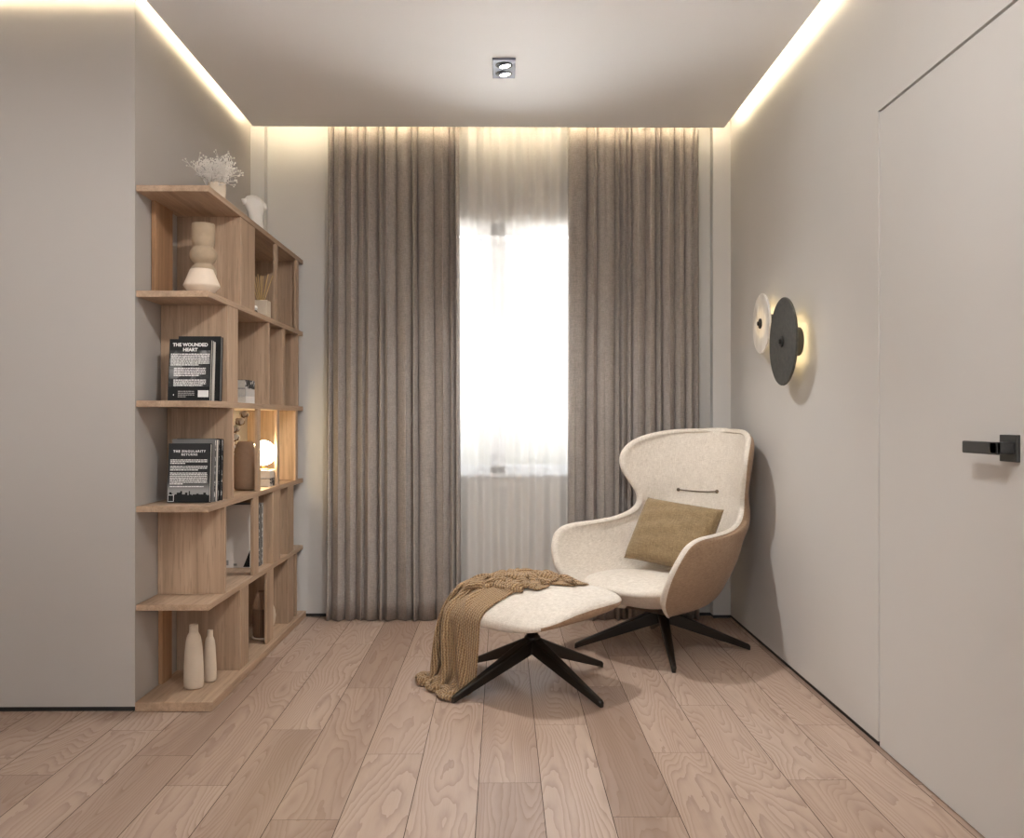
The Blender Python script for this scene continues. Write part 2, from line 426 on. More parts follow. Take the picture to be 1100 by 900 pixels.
# "The Wounded Heart" group, second row from the top
zb = 1.1915
gW = 'dark books leaning against the upright below the second shelf'
b = book('book', 'black book titled THE WOUNDED HEART facing out', (-1.242, 3.640, zb), .166, .246, .022, M['cov_black'], 0, R(-6))
m = MB(); m.box(-.081, .081, -.0004, -.0001, .055, .200); m.build('cover_art', M['smoke'], b)
text('title', 'THE WOUNDED', .0186, (-.000, -.0006, .217), b, M['print'], bold=.0007)
text('title', 'HEART', .0186, (-.000, -.0006, .197), b, M['print'], bold=.0007)
blurb(b, -.076, .078, .183, 7, .0072, .0046, M['print'], .72)
blurb(b, -.062, .064, .126, 5, .0072, .0046, M['print'], .8)
blurb(b, -.062, .066, .079, 4, .0072, .0046, M['print'], .9)
m = MB(); m.box(.036, .078, -.0006, -.0001, .013, .040); m.build('price_label', M['print'], b)
m = MB(); m.lathe([(.0005,-.0006),(.0075,-.0005),(.0005,0)], (0,0,0), 20); o = m.build('emblem', M['print'], b); o.rotation_euler = (R(90),0,0); o.location = (-.060, -.0001, .022); o.scale = (1,1.6,1)
blurb(b, -.043, .022, .034, 4, .0072, .0042, M['print_grey'], .5)
book('book', 'pale grey book right behind the black one titled THE WOUNDED HEART', (-1.240, 3.672, zb), .164, .240, .024, M['cov_light'], 0, R(-5), spine=M['paper'])
book('book', 'tall black book rearmost of the standing ones behind THE WOUNDED HEART', (-1.225, 3.704, zb), .172, .262, .03, M['cov_black'], 0, R(-4.5), spine=M['cov_grey'])

# "The Singularity Returns" group, middle row
zb = .7855
b = book('book', 'black book titled THE SINGULARITY RETURNS with a skyline on its cover', (-1.249, 3.655, zb), .168, .236, .022, M['cov_black'], 0, R(-5))
m = MB(); m.box(-.083, .083, -.0004, -.0001, .002, .234); m.build('cover_art', M['skyart'], b)
m = MB(); rr = random.Random(5); x = -.083
while x < .083:                              # dark skyline
    w = rr.uniform(.004, .010); h = rr.choice((.030,.033,.036,.040,.046))*(1 if abs(x) < .06 else .9); m.box(x, min(x+w, .083), -.0007, -.0003, .002, h); x += w
m.build('skyline', M['cov_black'], b)
text('title', 'THE SINGULARITY', .0128, (0, -.0007, .200), b, M['print'], bold=.0003, space=1.25)
text('title', 'RETURNS', .0128, (0, -.0007, .187), b, M['print'], bold=.0003, space=1.25)
blurb(b, -.075, .073, .168, 3, .0070, .0040, M['print'], .4)
blurb(b, -.075, .073, .142, 3, .0070, .0040, M['print'], .75)
blurb(b, -.075, .073, .116, 8, .0062, .0038, M['print'], .35)
blurb(b, -.075, .060, .062, 1, .0072, .0038, M['print'], 1)
m = MB(); m.box(-.081, -.057, -.0008, -.0004, .004, .031); em = m.build('emblem', M['print'], b)
m = MB(); m.box(-.079, -.059, -.0011, -.0007, .006, .029); m.build('emblem_field', M['cov_black'], em)
m = MB(); m.lathe([(.0005,-.0006),(.0068,-.0004),(.0005,0)], (0,0,0), 20); o = m.build('emblem_mark', M['print'], em); o.rotation_euler = (R(90),0,0); o.location = (-.069, -.0011, .0165)
specs = [('grey', .253, .172, .024, M['cov_grey'], M['bwpattern'], 'grey-covered book directly behind the one titled THE SINGULARITY RETURNS'),
         ('p', .250, .170, .022, M['cov_light'], M['paper'], 'pale-covered book third from the front in the standing THE SINGULARITY RETURNS group'),
         ('b', .254, .172, .018, M['cov_black'], M['bwpattern'], 'black book with a speckled edge fourth in the group behind THE SINGULARITY RETURNS'),
         ('c', .252, .176, .026, M['cov_black'], M['bwpattern'], 'black book rearmost of the group behind THE SINGULARITY RETURNS')]
y = 3.684
for k, h, w, th, cv, spn, lab in specs:
    book('book', lab, (-1.244 + (w-.168)/2, y, zb), w, h, th, cv, 0, R(-4), spine=spn); y += th + .004
# fourth row: pale cover facing out and thin books behind it
zb = .4075
b = book('book', 'tall white-covered book facing out beside the pale thin volumes in the fourth row', (-1.257, 4.395, zb), .166, .300, .022, M['cov_white'], 0, R(-2), spine=M['bwpattern'])
m = MB(); m.box(-.066, -.052, -.0006, -.0001, .012, .036); m.build('cover_mark', M['print_grey'], b)
m = MB(); m.box(-.028, -.012, -.0006, -.0001, .010, .020); m.build('cover_mark', M['print_grey'], b)
m = MB(); v = [m.bm.verts.new(p) for p in ((.018,-.0005,.004),(.05,-.0005,.004),(.05,-.0005,.085))]; m.bm.faces.new(v); m.build('cover_wedge', M['cov_black'], b)
y = 4.424
for k, (th, h, cv, spn, lab) in enumerate(((.026, .305, M['cov_grey'], M['bwpattern'], 'grey book just behind the tall white-covered one in the fourth row'), (.022, .296, M['cov_black'], M['paper'], 'black book with pale pages third behind the tall white-covered one'), (.028, .302, M['cov_light'], M['bwpattern'], 'pale book with speckled edge against the upright in the fourth row'))):
    book('book', lab, (-1.257, y, zb), .168, h, th, cv, 0, R(-1), spine=spn); y += th + .003
# flat stacks
z = 1.1915
for w, th, cv, spn, lab in ((.20, .032, M['cov_white'], None, 'white book lying lowest in the flat stack behind the book THE WOUNDED HEART'), (.195, .033, M['cov_light'], None, 'grey book lying in the middle of the flat stack behind the book THE WOUNDED HEART'), (.18, .040, M['cov_black'], M['bwpattern'], 'black and white patterned book on top of the flat stack behind THE WOUNDED HEART')):
    book('book', lab, (-1.157-w/2, 4.22, z), w, .15, th, cv, 0, flat=True, spine=spn or cv); z += th + .0005
z = .7855
for w, th, cv, lab in ((.19, .040, M['cov_grey'], 'grey book lying under the other one below the glowing globe lamp'), (.185, .038, M['cov_light'], 'pale speckled book that the glowing globe lamp stands on')):
    book('book', lab, (-1.148-w/2, 4.62, z), w, .15, th, cv, 0, flat=True, spine=M['bwpattern'] if cv is M['cov_grey'] else cv); z += th + .0005
ZL = z

# ------------------------------------------------------------------ objects on the shelf
M['clay'] = m_plain('taupe_clay', lin((172,152,128)), .85, mottled=.14, mscale=40, bump=.25)
M['pale'] = m_plain('cream_ceramic', lin((226,208,188)), .75, mottled=.05, mscale=50, bump=.1)
M['sand'] = m_plain('sand_ceramic', lin((206,190,170)), .8, mottled=.09, mscale=25, bump=.15)
M['brown'] = m_plain('brown_stoneware', lin((140,114,92)), .75, mottled=.12, mscale=60, bump=.2)
M['darkwood'] = m_plain('ribbed_brown', lin((112,82,60)), .7, mottled=.12, mscale=40)
M['coral'] = m_plain('white_dry_branch', (.82,.78,.73,1), .9)
def vase(name, label, cat, loc, prof, mat, seg=48, part=None, **k):
    o = MB(); o.lathe(prof, (0,0,0), seg, **k); ob = o.build(name, mat); ob.location = loc
    sub = ob.modifiers.new('s', 'SUBSURF'); sub.levels = sub.render_levels = 1
    return tag(ob, label, cat)
# totem vase
p = [(.002,0),(.040,.001),(.046,.012),(.040,.045),(.031,.060),(.033,.066),(.050,.085),(.055,.105),(.050,.125),(.037,.138),(.034,.142),(.041,.149),(.053,.163),(.0555,.180),(.052,.197),(.040,.209),(.037,.213),(.044,.221),(.0465,.235),(.0465,.304),(.0455,.308),(.042,.308),(.041,.30),(.040,.21),(.002,.205)]
p = [(r, z) for r, z in p]
vase('totem_vase', 'taupe clay vase of stacked bulges with a straight neck', 'vase', (-1.229, 3.78, 1.6135), p, M['clay'])
p = [(.002,0),(.044,.001),(.050,.006),(.070,.030),(.0705,.034),(.068,.040),(.0455,.094),(.044,.098),(.041,.0985),(.040,.094),(.062,.036),(.04,.010),(.002,.009)]
vase('bowl_vase', 'small cream faceted vase in front of the stacked clay vase', 'vase', (-1.19, 3.64, 1.6135), p, M['pale'])
# pot with white branches
p = [(.002,0),(.030,.0),(.0345,.004),(.037,.04),(.037,.088),(.0355,.092),(.033,.090),(.032,.02),(.002,.015)]
vase('cup_vase', 'small beige pot holding white branches on top of the bookshelf', 'vase', (-1.198, 3.86, 2.0185), p, M['sand'])
m = MB(); rr = random.Random(2)
def branch(p, d, ln, r, depth):
    pts = [p]; rad = [r]
    q = p.copy(); dd = d.copy()
    for k in range(3):
        dd = (dd + Vector((rr.gauss(0,.16), rr.gauss(0,.16), rr.gauss(.04,.1)))).normalized()
        q = q + dd*ln/3; pts.append(q.copy()); rad.append(r*(1-.16*(k+1)))
    m.tube(pts, rad, 5)
    if depth == 0:
        bmesh.ops.create_icosphere(m.bm, subdivisions=1, radius=.0034, matrix=Matrix.Translation(q))
        return
    for k in range(3 if depth > 1 else 2):
        nd = (dd + Vector((rr.gauss(0,.6), rr.gauss(0,.6), rr.gauss(.15,.4)))).normalized()
        branch(pts[rr.choice((2,3,3))], nd, ln*rr.uniform(.55,.8), r*.72, depth-1)
for k in range(24):
    a = k*2.4; sp_ = rr.uniform(.02, .50)
    branch(Vector((-1.198+.014*math.cos(a), 3.86+.014*math.sin(a), 2.06)), Vector((math.cos(a)*sp_, math.sin(a)*sp_, 1.0)).normalized(), rr.uniform(.052,.076), .0025, 3)
o = m.build('coral_branch', M['coral'], recalc=False); tag(o, 'bushy white dried branches rising from the beige pot', 'branches')
# white torso sculpture
m = MB()
secs = [(0,.030,.024,0),(.02,.036,.028,0),(.06,.038,.030,.002),(.10,.034,.027,.004),(.135,.040,.030,.002),(.165,.047,.031,-.001),(.185,.046,.027,-.003),(.200,.040,.024,-.006),(.210,.033,.020,-.010),(.217,.022,.015,-.014)]
rings = []
for z, a, b_, dx in secs:
    rings.append([(dx + a*math.copysign(abs(math.cos(t))**.85, math.cos(t)) + .003*math.sin(3*t+z*40), b_*math.sin(t) + .0025*math.cos(2*t+z*60), z) for t in (2*math.pi*i/32 for i in range(32))])
m.loft(rings)
for sx in (-1, 1):                           # broken-off upper arms
    m.tube([(sx*.034-.002, 0, .183), (sx*.047-.002, -.004, .172 if sx > 0 else .180), (sx*.052-.002, -.008, .150 if sx > 0 else .200)], [.014,.0135,.011 if sx > 0 else .012], 16)
o = m.build('torso_sculpture', M['white']); o.location = (-1.238, 4.60, 2.0185); o.rotation_euler = (0,0,R(18))
tag(o, 'white armless torso sculpture on top of the bookshelf', 'sculpture')
# reed diffuser
d = thing('reed_diffuser', 'beige box diffuser with a fan of thin reeds in the top row', 'diffuser', (-1.176, 4.475, 1.6135))
m = MB(); m.box(-.040,.040,-.035,.035,0,.082); m.build('bottle', M['sand'], d, bevel=.003)
m = MB(); m.lathe([(.001,.0815),(.012,.0815),(.012,.088),(.008,.088),(.001,.084)],(0,0,0),20); m.build('collar', M['brass'], d)
for k in range(9):
    a = -1 + 2*k/8 ; m = MB(); m.tube([(a*.004, rr.uniform(-.004,.004), .05), (a*.052, rr.uniform(-.02,.03), .20+.012*rr.random())], .0022, 6); m.build('reed', m_plain('reed', lin((206,172,118)), .8) if k == 0 else bpy.data.materials['reed'], d)
orn = thing('ornament', 'tiny black and white ornament left of the reed diffuser', 'ornament', (-1.166, 4.33, 1.6135))
m = MB(); m.lathe([(.001,0),(.013,.0),(.015,.006),(.011,.016),(.005,.020)],(0,0,0),24); m.build('base', M['blackmat'], orn)
m = MB(); m.lathe([(.001,.017),(.008,.019),(.0125,.026),(.0125,.032),(.008,.040),(.001,.042)],(0,0,0),24); m.build('head', M['white'], orn)
# brown vase and cotton stem in the middle row
p = [(.002,0),(.046,0),(.052,.006),(.060,.035),(.0615,.065),(.058,.12),(.050,.175),(.042,.212),(.036,.226),(.030,.230),(.026,.228),(.026,.20),(.04,.05),(.002,.02)]
vase('stoneware_vase', 'rounded brown stoneware vase beside the glowing globe lamp', 'vase', (-1.212, 4.335, .7855), p, M['brown'])
ct = thing('cotton_branch', 'cotton branch with white bolls standing behind the brown vase', 'branch', (-1.255, 4.36, .7855))
stem_pts = [(-.030,.062,.004),(-.024,.045,.12),(-.020,.030,.20),(-.012,.016,.27),(.014,.005,.320),(.034,-.006,.358)]
m = MB(); m.tube(stem_pts, [.0028,.0027,.0026,.0024,.0022,.0018], 8); m.build('stem', M['darkwood'], ct)
t = NT('cotton_fluff'); d_ = t.n('ShaderNodeBsdfDiffuse'); tl = t.n('ShaderNodeBsdfTranslucent'); mx = t.n('ShaderNodeMixShader'); mx.inputs[0].default_value = .45
d_.inputs[0].default_value = tl.inputs[0].default_value = (.90,.88,.85,1); t.l(d_.outputs[0], mx.inputs[1]); t.l(tl.outputs[0], mx.inputs[2]); t.l(mx.outputs[0], t.out.inputs[0]); M['cotton'] = t.m
for i, (px_, py_, pz_, r_) in enumerate(((-.018,.02,.140,.020),(-.014,.01,.195,.021),(-.013,.0,.250,.022),(-.011,-.005,.292,.022),(.014,-.01,.325,.021),(.036,-.015,.360,.020))):
    m = MB()
    for q in range(4):
        a = q*math.pi/2 + i; bmesh.ops.create_icosphere(m.bm, subdivisions=2, radius=r_*.68, matrix=Matrix.Translation((px_+math.cos(a)*r_*.45, py_+math.sin(a)*r_*.45, pz_+.1*r_*(-1)**q)))
    for f in m.bm.faces: f.smooth = True
    bo = m.build('boll', M['cotton'], ct)
    m = MB()
    for q in range(4):
        a = q*math.pi/2 + i + .78; m.tube([(px_-.006, py_+.004, pz_-r_*.95), (px_+math.cos(a)*r_*.8, py_+math.sin(a)*r_*.8, pz_-r_*.6), (px_+math.cos(a)*r_*1.05, py_+math.sin(a)*r_*1.05, pz_+r_*.1)], [.003,.004,.0012], 6)
    m.build('husk', M['darkwood'], bo)
# globe lamp
lp = thing('table_lamp', 'small lit opal globe table lamp on two flat books', 'lamp', (-1.196, 4.60, ZL))
m = MB(); m.lathe([(.001,0),(.030,0),(.031,.004),(.028,.007),(.001,.008)],(0,0,0),32); m.build('base', M['brass'], lp)
m = MB(); m.tube([(0,0,.006),(0,0,.034)], .006, 16); m.build('stem', M['brass'], lp)
m = MB(); bmesh.ops.create_uvsphere(m.bm, u_segments=32, v_segments=20, radius=.062, matrix=Matrix.Translation((0,0,.086)))
for f in m.bm.faces: f.smooth = True
m.build('globe', M['lampglow'], lp)
# bottles bottom row
def bottle(label, loc, s, hh, rz):
    prof = [(.002,0),(.034,0),(.039,.006),(.0405,.03),(.0385,.10),(.0345,.165),(.0305,.200),(.0265,.218),(.0195,.228),(.0180,.232),(.0180,.262),(.0172,.264),(.0150,.264),(.0145,.25),(.002,.248)]
    return vase('bottle_vase', label, 'vase', loc, [(r*s, z*hh/.264) for r, z in prof], M['sand'], 48, sx=1, sy=.9)
bottle('taller of two sand-coloured bottle vases on the bookshelf plinth', (-1.243, 3.705, .0365), 1.0, .256, 0)
bottle('shorter sand-coloured bottle vase just behind the taller one on the plinth', (-1.208, 3.80, .0365), .66*1.02, .212, 0)
# ribbed vase
rv = thing('ribbed_vase', 'dark brown ribbed vase with a pleated top in the bottom row', 'vase', (-1.185, 4.53, .0365))
m = MB(); m.lathe([(.002,0),(.040,0),(.046,.006),(.048,.013),(.042,.012),(.002,.010)],(0,0,0),48); m.build('saucer', M['sand'], rv)
m = MB(); m.lathe([(.002,.012),(.038,.012),(.042,.02),(.043,.145),(.041,.150)],(0,0,0),144,ribs=24,rib=.03); m.build('body', M['darkwood'], rv)
m = MB(); m.lathe([(.041,.150),(.043,.158),(.022,.232),(.018,.236),(.002,.234)],(0,0,0),144,ribs=18,rib=.06); m.build('pleated_top', m_plain('pleat_brown', lin((150,116,90)), .7), rv)
p = [(.002,0),(.022,0),(.052,.082),(.020,.15),(.014,.165),(.002,.16)]
vase('bicone_vase', 'small beige pointed-belly vase half hidden in the bottom row', 'vase', (-1.200, 4.70, .0365), p, M['sand'])

# ------------------------------------------------------------------ curtains
def curtain(name, label, x0, x1, seed, flare):
    rr = random.Random(seed); nf = 13
    ws = [rr.choice((.45, .6, .9, 1.3, 1.7)) for _ in range(nf)]; tot = sum(ws); edges = [0]
    for w in ws: edges.append(edges[-1] + w/tot)
    amp = [rr.uniform(.75, 1.1) for _ in range(nf)]; skew = [rr.uniform(.3, .7) for _ in range(nf)]; drift = [rr.uniform(-.010, .010) for _ in range(nf+1)]
    NX, NZ = 420, 26
    m = MB()
    def fn(u, v):
        z = .004 + v*(2.80 - .004)
        low = 1 - v
        ed = [e + drift[i]*low*(0 if i in (0, nf) else 1) for i, e in enumerate(edges)]
        k = 0
        while k < nf-1 and u > ed[k+1]: k += 1
        t = min(1, max(0, (u - ed[k])/(ed[k+1]-ed[k])))
        # soft box fold: fast rise out of the crease, rounded front, quick return
        s = skew[k]
        tt = t**(math.log(.5)/math.log(s))
        f = math.sin(math.pi*tt)**.42 if 0 < tt < 1 else 0
        d = f*amp[k]*(.058 + .012*low) + .006*math.sin(9*u*6.28 + 3*v)*f
        shift = .010*math.sin(6.28*(tt))*f*(.6+.8*low)
        x = x0 + (x1-x0)*u + (u-.5)*flare*low + shift
        return (x, 5.138 - d, z)
    m.grid(fn, NX, NZ)
    o = m.build(name, M['curtain']); s = o.modifiers.new('s', 'SOLIDIFY'); s.thickness = .002; s.offset = 0
    return tag(o, label, 'curtain')
curtain('curtain', 'floor-length taupe curtain left of the window next to the bookshelf', -.972, -.242, 21, .022)
curtain('curtain', 'floor-length taupe curtain right of the window behind the wing armchair', .372, 1.100, 34, .012)
# sheer curtain between them
m = MB(); rr = random.Random(8)
ph = [rr.uniform(0, 6.28) for _ in range(4)]
def fs(u, v):
    x = -.40 + u*.98
    wob = .25*math.sin(9*u+ph[0]) + .15*math.sin(23*u+ph[1])
    q = 2*math.pi*(x/.086) + wob*1.5
    d = .019*math.tanh(2.2*math.sin(q))
    return (x + .009*math.sin(2*q), 5.172 + d, .01 + v*2.79)
m.grid(fs, 520, 8)
t = NT('white_voile')
tr = t.n('ShaderNodeBsdfTransparent'); tl = t.n('ShaderNodeBsdfTranslucent'); df = t.n('ShaderNodeBsdfDiffuse')
for n_ in (tl, df): n_.inputs[0].default_value = (.90,.88,.85,1)
tr.inputs[0].default_value = (1,1,1,1)
a_ = t.n('ShaderNodeMixShader'); a_.inputs[0].default_value = .80; t.l(tl.outputs[0], a_.inputs[1]); t.l(df.outputs[0], a_.inputs[2])
b_ = t.n('ShaderNodeMixShader'); b_.inputs[0].default_value = .56; t.l(tr.outputs[0], b_.inputs[1]); t.l(a_.outputs[0], b_.inputs[2]); t.l(b_.outputs[0], t.out.inputs[0])
sheer = m.build('sheer_curtain', t.m); tag(sheer, 'white translucent sheer curtain hanging in front of the window', 'curtain')

# ------------------------------------------------------------------ ceiling downlight
dl = thing('downlight', 'recessed twin square downlight in the ceiling', 'ceiling light', (.008, 4.145, ZC))
m = MB(); x0, x1, y0, y1 = -.051, .051, -.110, .110
# frame plate with two round openings is built as a rim plus a plate sitting just below the ceiling
m.box(x0, x1, y0, y1, -.010, -.0005)
m.build('frame', M['grey_metal'], dl, bevel=.001)
for yy in (-.050, .050):
    m = MB(); m.lathe([(.027,-.0100),(.038,-.0100),(.038,-.0122),(.036,-.0128),(.027,-.0115)], (0,0,0), 40, cap=False); o = m.build('gimbal_ring', M['dark_metal'], dl); o.location = (0, yy, 0)
    m = MB(); m.lathe([(.001,-.006),(.027,-.006),(.029,-.011),(.0255,-.0125)], (0,0,0), 40, cap=False); g2 = m.build('lamp_housing', M['grey_metal'], dl); g2.location = (.003, yy, -.003); g2.rotation_euler = (R(4), R(-9), 0)
    m = MB(); m.lathe([(.001,-.0130),(.0235,-.0125),(.0245,-.011)], (0,0,0), 40); o = m.build('lens', M['spot'], g2)

# ------------------------------------------------------------------ wall sconce on the right wall
sc = thing('wall_sconce', 'wall lamp of a dark grey disc overlapping a pale marble disc', 'wall lamp', (XR, 4.08, 1.47))
SL = sc.location.copy()
t = NT('grey_stone'); v = t.coord(); n = t.noise(v, 45, 6, .7); t.pbr(t.ramp(n, [(.35, (.036,.035,.029,1)), (.65, (.070,.067,.057,1))]), .55, 0, t.bump(n, .2, .002)); M['stone'] = t.m
t = NT('white_marble'); v = t.coord('Object', (1,1,.35)); n = t.noise(v, 14, 7, .65, 1.2); c_ = t.ramp(n, [(.30, (.70,.66,.62,1)), (.55, (.90,.88,.85,1))]); p_ = t.pbr(c_, .35, 0)
tl = t.n('ShaderNodeBsdfTranslucent'); t.l(c_, tl.inputs[0]); mx = t.n('ShaderNodeMixShader'); mx.inputs[0].default_value = .3
t.l(p_.outputs[0], mx.inputs[1]); t.l(tl.outputs[0], mx.inputs[2]); t.l(mx.outputs[0], t.out.inputs[0]); M['marble'] = t.m
D1 = (3.945, 1.4545); D2 = (4.345, 1.5735)
m = MB(); m.disc_x(D1, .190, XR-.076, XR-.066, 96, .002); m.build('grey_disc', M['stone'], sc, local=SL)
m = MB(); m.disc_x(D2, .142, XR-.056, XR-.046, 96, .002); m.build('marble_disc', M['marble'], sc, local=SL)
m = MB(); m.disc_x(D1, .062, XR-.040, XR-.0005, 48, .002); m.build('wall_mount', M['blackmat'], sc, local=SL)
m = MB(); m.disc_x(D2, .045, XR-.030, XR-.0005, 48, .002); m.disc_x(D2, .010, XR-.05, XR-.028, 24); m.build('wall_mount', M['blackmat'], sc, local=SL)
m = MB(); m.disc_x(D1, .012, XR-.068, XR-.038, 24); m.build('spacer', M['blackmat'], sc, local=SL)
for D, x in ((D1, XR-.076), (D2, XR-.056)):
    m = MB(); m.disc_x(D, .024, x-.006, x+.0005, 32, .001); m.disc_x(D, .010, x-.016, x-.005, 24, .002); m.build('knob', M['blackmat'], sc, local=SL)
for D, x, r in ((D1, XR-.050, .085), (D2, XR-.036, .055)):
    m = MB(); rings = [[(x+dx, D[0]+q*math.cos(2*math.pi*i/48), D[1]+q*math.sin(2*math.pi*i/48)) for i in range(48)] for q, dx in ((r-.012, 0), (r, 0), (r, .008), (r-.012, .008), (r-.012, 0))]
    m.loft(rings, cap=False); m.build('led_ring', M['sconceled'], sc, local=SL)

# ------------------------------------------------------------------ armchair
def swivel_base(root, hub_z, rad, ang0, hub_r, top_z, colr):
    m = MB(); m.lathe([(.001,hub_z-.066),(.028,hub_z-.066),(.034,hub_z-.060),(.034,hub_z+.004),(.030,hub_z+.010),(colr,hub_z+.012),(colr,top_z),(.001,top_z)],(0,0,0),40)
    m.build('hub', M['base_metal'], root)
    for k in range(4):
        a = ang0 + k*math.pi/2; d = Vector((math.cos(a), math.sin(a), 0)); s = Vector((-math.sin(a), math.cos(a), 0))
        rings = []
        # along the leg: radius, height of the top edge, half width, depth
        for r, hw in ((.012, .026), (.05, .026), (.14, .0225), (rad*.62, .018), (rad*.86, .014), (rad-.008, .0125), (rad, .010)):
            q = r/rad; zt = lerp(hub_z+.012, .026, q) - (.004 if r == rad else 0); dp = lerp(.072, .0265, q)
            c = d*r; b = min(.006, hw*.4)
            ring = [c + s*(hw-b) + Vector((0,0,zt)), c + s*hw + Vector((0,0,zt-b)), c + s*(hw*.72) + Vector((0,0,zt-dp)), c - s*(hw*.72) + Vector((0,0,zt-dp)), c - s*hw + Vector((0,0,zt-b)), c - s*(hw-b) + Vector((0,0,zt))]
            rings.append([(p.x, p.y, max(p.z, .0005)) for p in ring])
        m = MB(); m.loft(rings, smooth=False); m.build('leg', M['base_metal'], root, bevel=.002)

def lerp(a, b, t): return a + (b-a)*t
def interp(tab, x):
    for (x0, *a), (x1, *b) in zip(tab, tab[1:]):
        if x <= x1:
            t = (x-x0)/(x1-x0); return [lerp(p, q, t) for p, q in zip(a, b)]
    return list(tab[-1][1:])

CH = Vector((.778, 4.452, 0))
chair = thing('armchair', 'cream high-backed wing armchair on a dark swivel base by the right wall', 'armchair', CH, R(-46.5))
# local frame: front is -y, seat width along x
swivel_base(chair, .196, .425, math.atan2(4.432-CH.y, 1.181-CH.x) - R(-46.5), .036, .262, .026)
# shell rows: front reach, rim height, centre-back depth, centre-back height, half width, squareness of the section
ROWS = [
 (.130, .232, .170, .224, .100, 2.0), (.225, .252, .250, .245, .175, 2.2), (.330, .310, .300, .285, .232, 2.4), (.385, .385, .335, .345, .292, 2.3),
 (.386, .455, .352, .405, .325, 2.35), (.364, .515, .360, .465, .348, 2.4), (.325, .560, .366, .525, .360, 2.4), (.250, .582, .372, .562, .362, 2.4),
 (.140, .586, .378, .595, .356, 2.35), (.030, .590, .384, .628, .344, 2.2), (-.080, .602, .390, .665, .326, 2.0), (-.175, .632, .397, .700, .303, 1.75),
 (-.222, .682, .405, .745, .287, 1.5), (-.220, .735, .412, .790, .290, 1.35), (-.195, .785, .420, .835, .309, 1.28), (-.166, .840, .428, .880, .333, 1.25),
 (-.153, .895, .437, .925, .347, 1.25), (-.166, .942, .446, .962, .345, 1.25), (-.205, .984, .455, .995, .329, 1.25), (-.262, 1.014, .462, 1.022, .298, 1.22),
 (-.320, 1.032, .467, 1.038, .258, 1.2), (-.372, 1.043, .470, 1.046, .216, 1.2), (-.415, 1.049, .473, 1.051, .165, 1.2), (-.445, 1.051, .475, 1.053, .105, 1.2), (-.465, 1.052, .476, 1.0535, .045, 1.2)]
def shell_pt(row, s):
    """s in -1..1 across from one front rim round the back to the other; front is -y"""
    e, zr, yb, zb, w, p = row
    a = abs(s); sg = -1 if s < 0 else 1
    x = w*(1-(1-a)**p); y = yb + (-e-yb)*a**(1.75 if p > 1.9 else 2-.25*(p-1.2)/.7)
    return (sg*x, y, lerp(zb, zr, a**2.4))
NS, NR = 61, len(ROWS)*3
def rowat(v):
    f = v*(len(ROWS)-1); i = min(int(f), len(ROWS)-2); t = f-i
    p = [ROWS[max(0, min(len(ROWS)-1, j))] for j in (i-1, i, i+1, i+2)]
    return tuple(.5*((2*b)+(c-a)*t+(2*a-5*b+4*c-d)*t*t+(3*b-a-3*c+d)*t**3) for a, b, c, d in zip(*p))
TH = .050
def outer(row, k):
    e, zr, yb, zb, w, p = row
    low = max(0, 1-(zb-.222)/.12)
    return (e + .006*k, zr - .030*k*low, yb + TH*k, zb - .030*k*low, w + TH*.86*k, p)
m = MB(); rings = []
for q in range(NR):
    v = q/(NR-1); r0 = rowat(v); ra, rb = rowat(max(0, v-.012)), rowat(min(1, v+.012))
    te, tz = rb[0]-ra[0], rb[1]-ra[1]; L_ = math.hypot(te, tz) or 1; ne, nz = tz/L_, -te/L_      # outward across the rim
    inn = [Vector(shell_pt(r0, -1+2*i/(NS-1))) for i in range(NS)]
    out = [Vector(shell_pt(outer(r0, 1), -1+2*i/(NS-1))) for i in range(NS)]
    def rimpts(a, b):
        return [a.lerp(b, f) + Vector((0, -ne, nz))*TH*g for f, g in ((.10,.10),(.28,.28),(.5,.38),(.74,.32),(.93,.17))]
    rings.append(inn + rimpts(inn[-1], out[-1]) + out[::-1] + rimpts(out[0], inn[0]))
last = rings[-1]; NPT = len(last)
def partner(i):
    if i < NS: return last[NS+5+(NS-1-i)]
    if NS+5 <= i < NS+5+NS: return last[NS-1-(i-NS-5)]
    return last[i]
for f, dz in ((.06,.0085),(.24,.017),(.40,.0205)):
    rings.append([p.lerp(partner(i), f) + Vector((0, .2*dz, dz))*(0 if partner(i) is p else 1) for i, p in enumerate(last)])
vr = m.loft(rings, cap=False)
# close the top seam and the bottom
tp = vr[-1]
for i in range(NS-1):
    f = m.bm.faces.new((tp[i], tp[i+1], tp[NS+5+(NS-2-i)], tp[NS+5+(NS-1-i)])); f.smooth = True
f = m.bm.faces.new(tp[NS-1:NS+6]); f.smooth = True
f = m.bm.faces.new(tp[NS+5+NS-1:]+[tp[0]]); f.smooth = True
b0 = vr[0]
for i in range(NS-1):
    f = m.bm.faces.new((b0[i+1], b0[i], b0[NS+5+(NS-1-i)], b0[NS+5+(NS-2-i)]))
m.bm.faces.new(b0[NS+5:NS+5+NS][::-1])
outer_ids = set()
for ring in vr[:NR+1]:
    outer_ids.update(ring[NS+4:NS+6+NS])
for f in m.bm.faces:
    f.material_index = 1 if all(v in outer_ids for v in f.verts) else 0
sh = m.build('shell', [M['cream'], M['tan']], chair)
ss = sh.modifiers.new('ss', 'SUBSURF'); ss.levels = ss.render_levels = 1
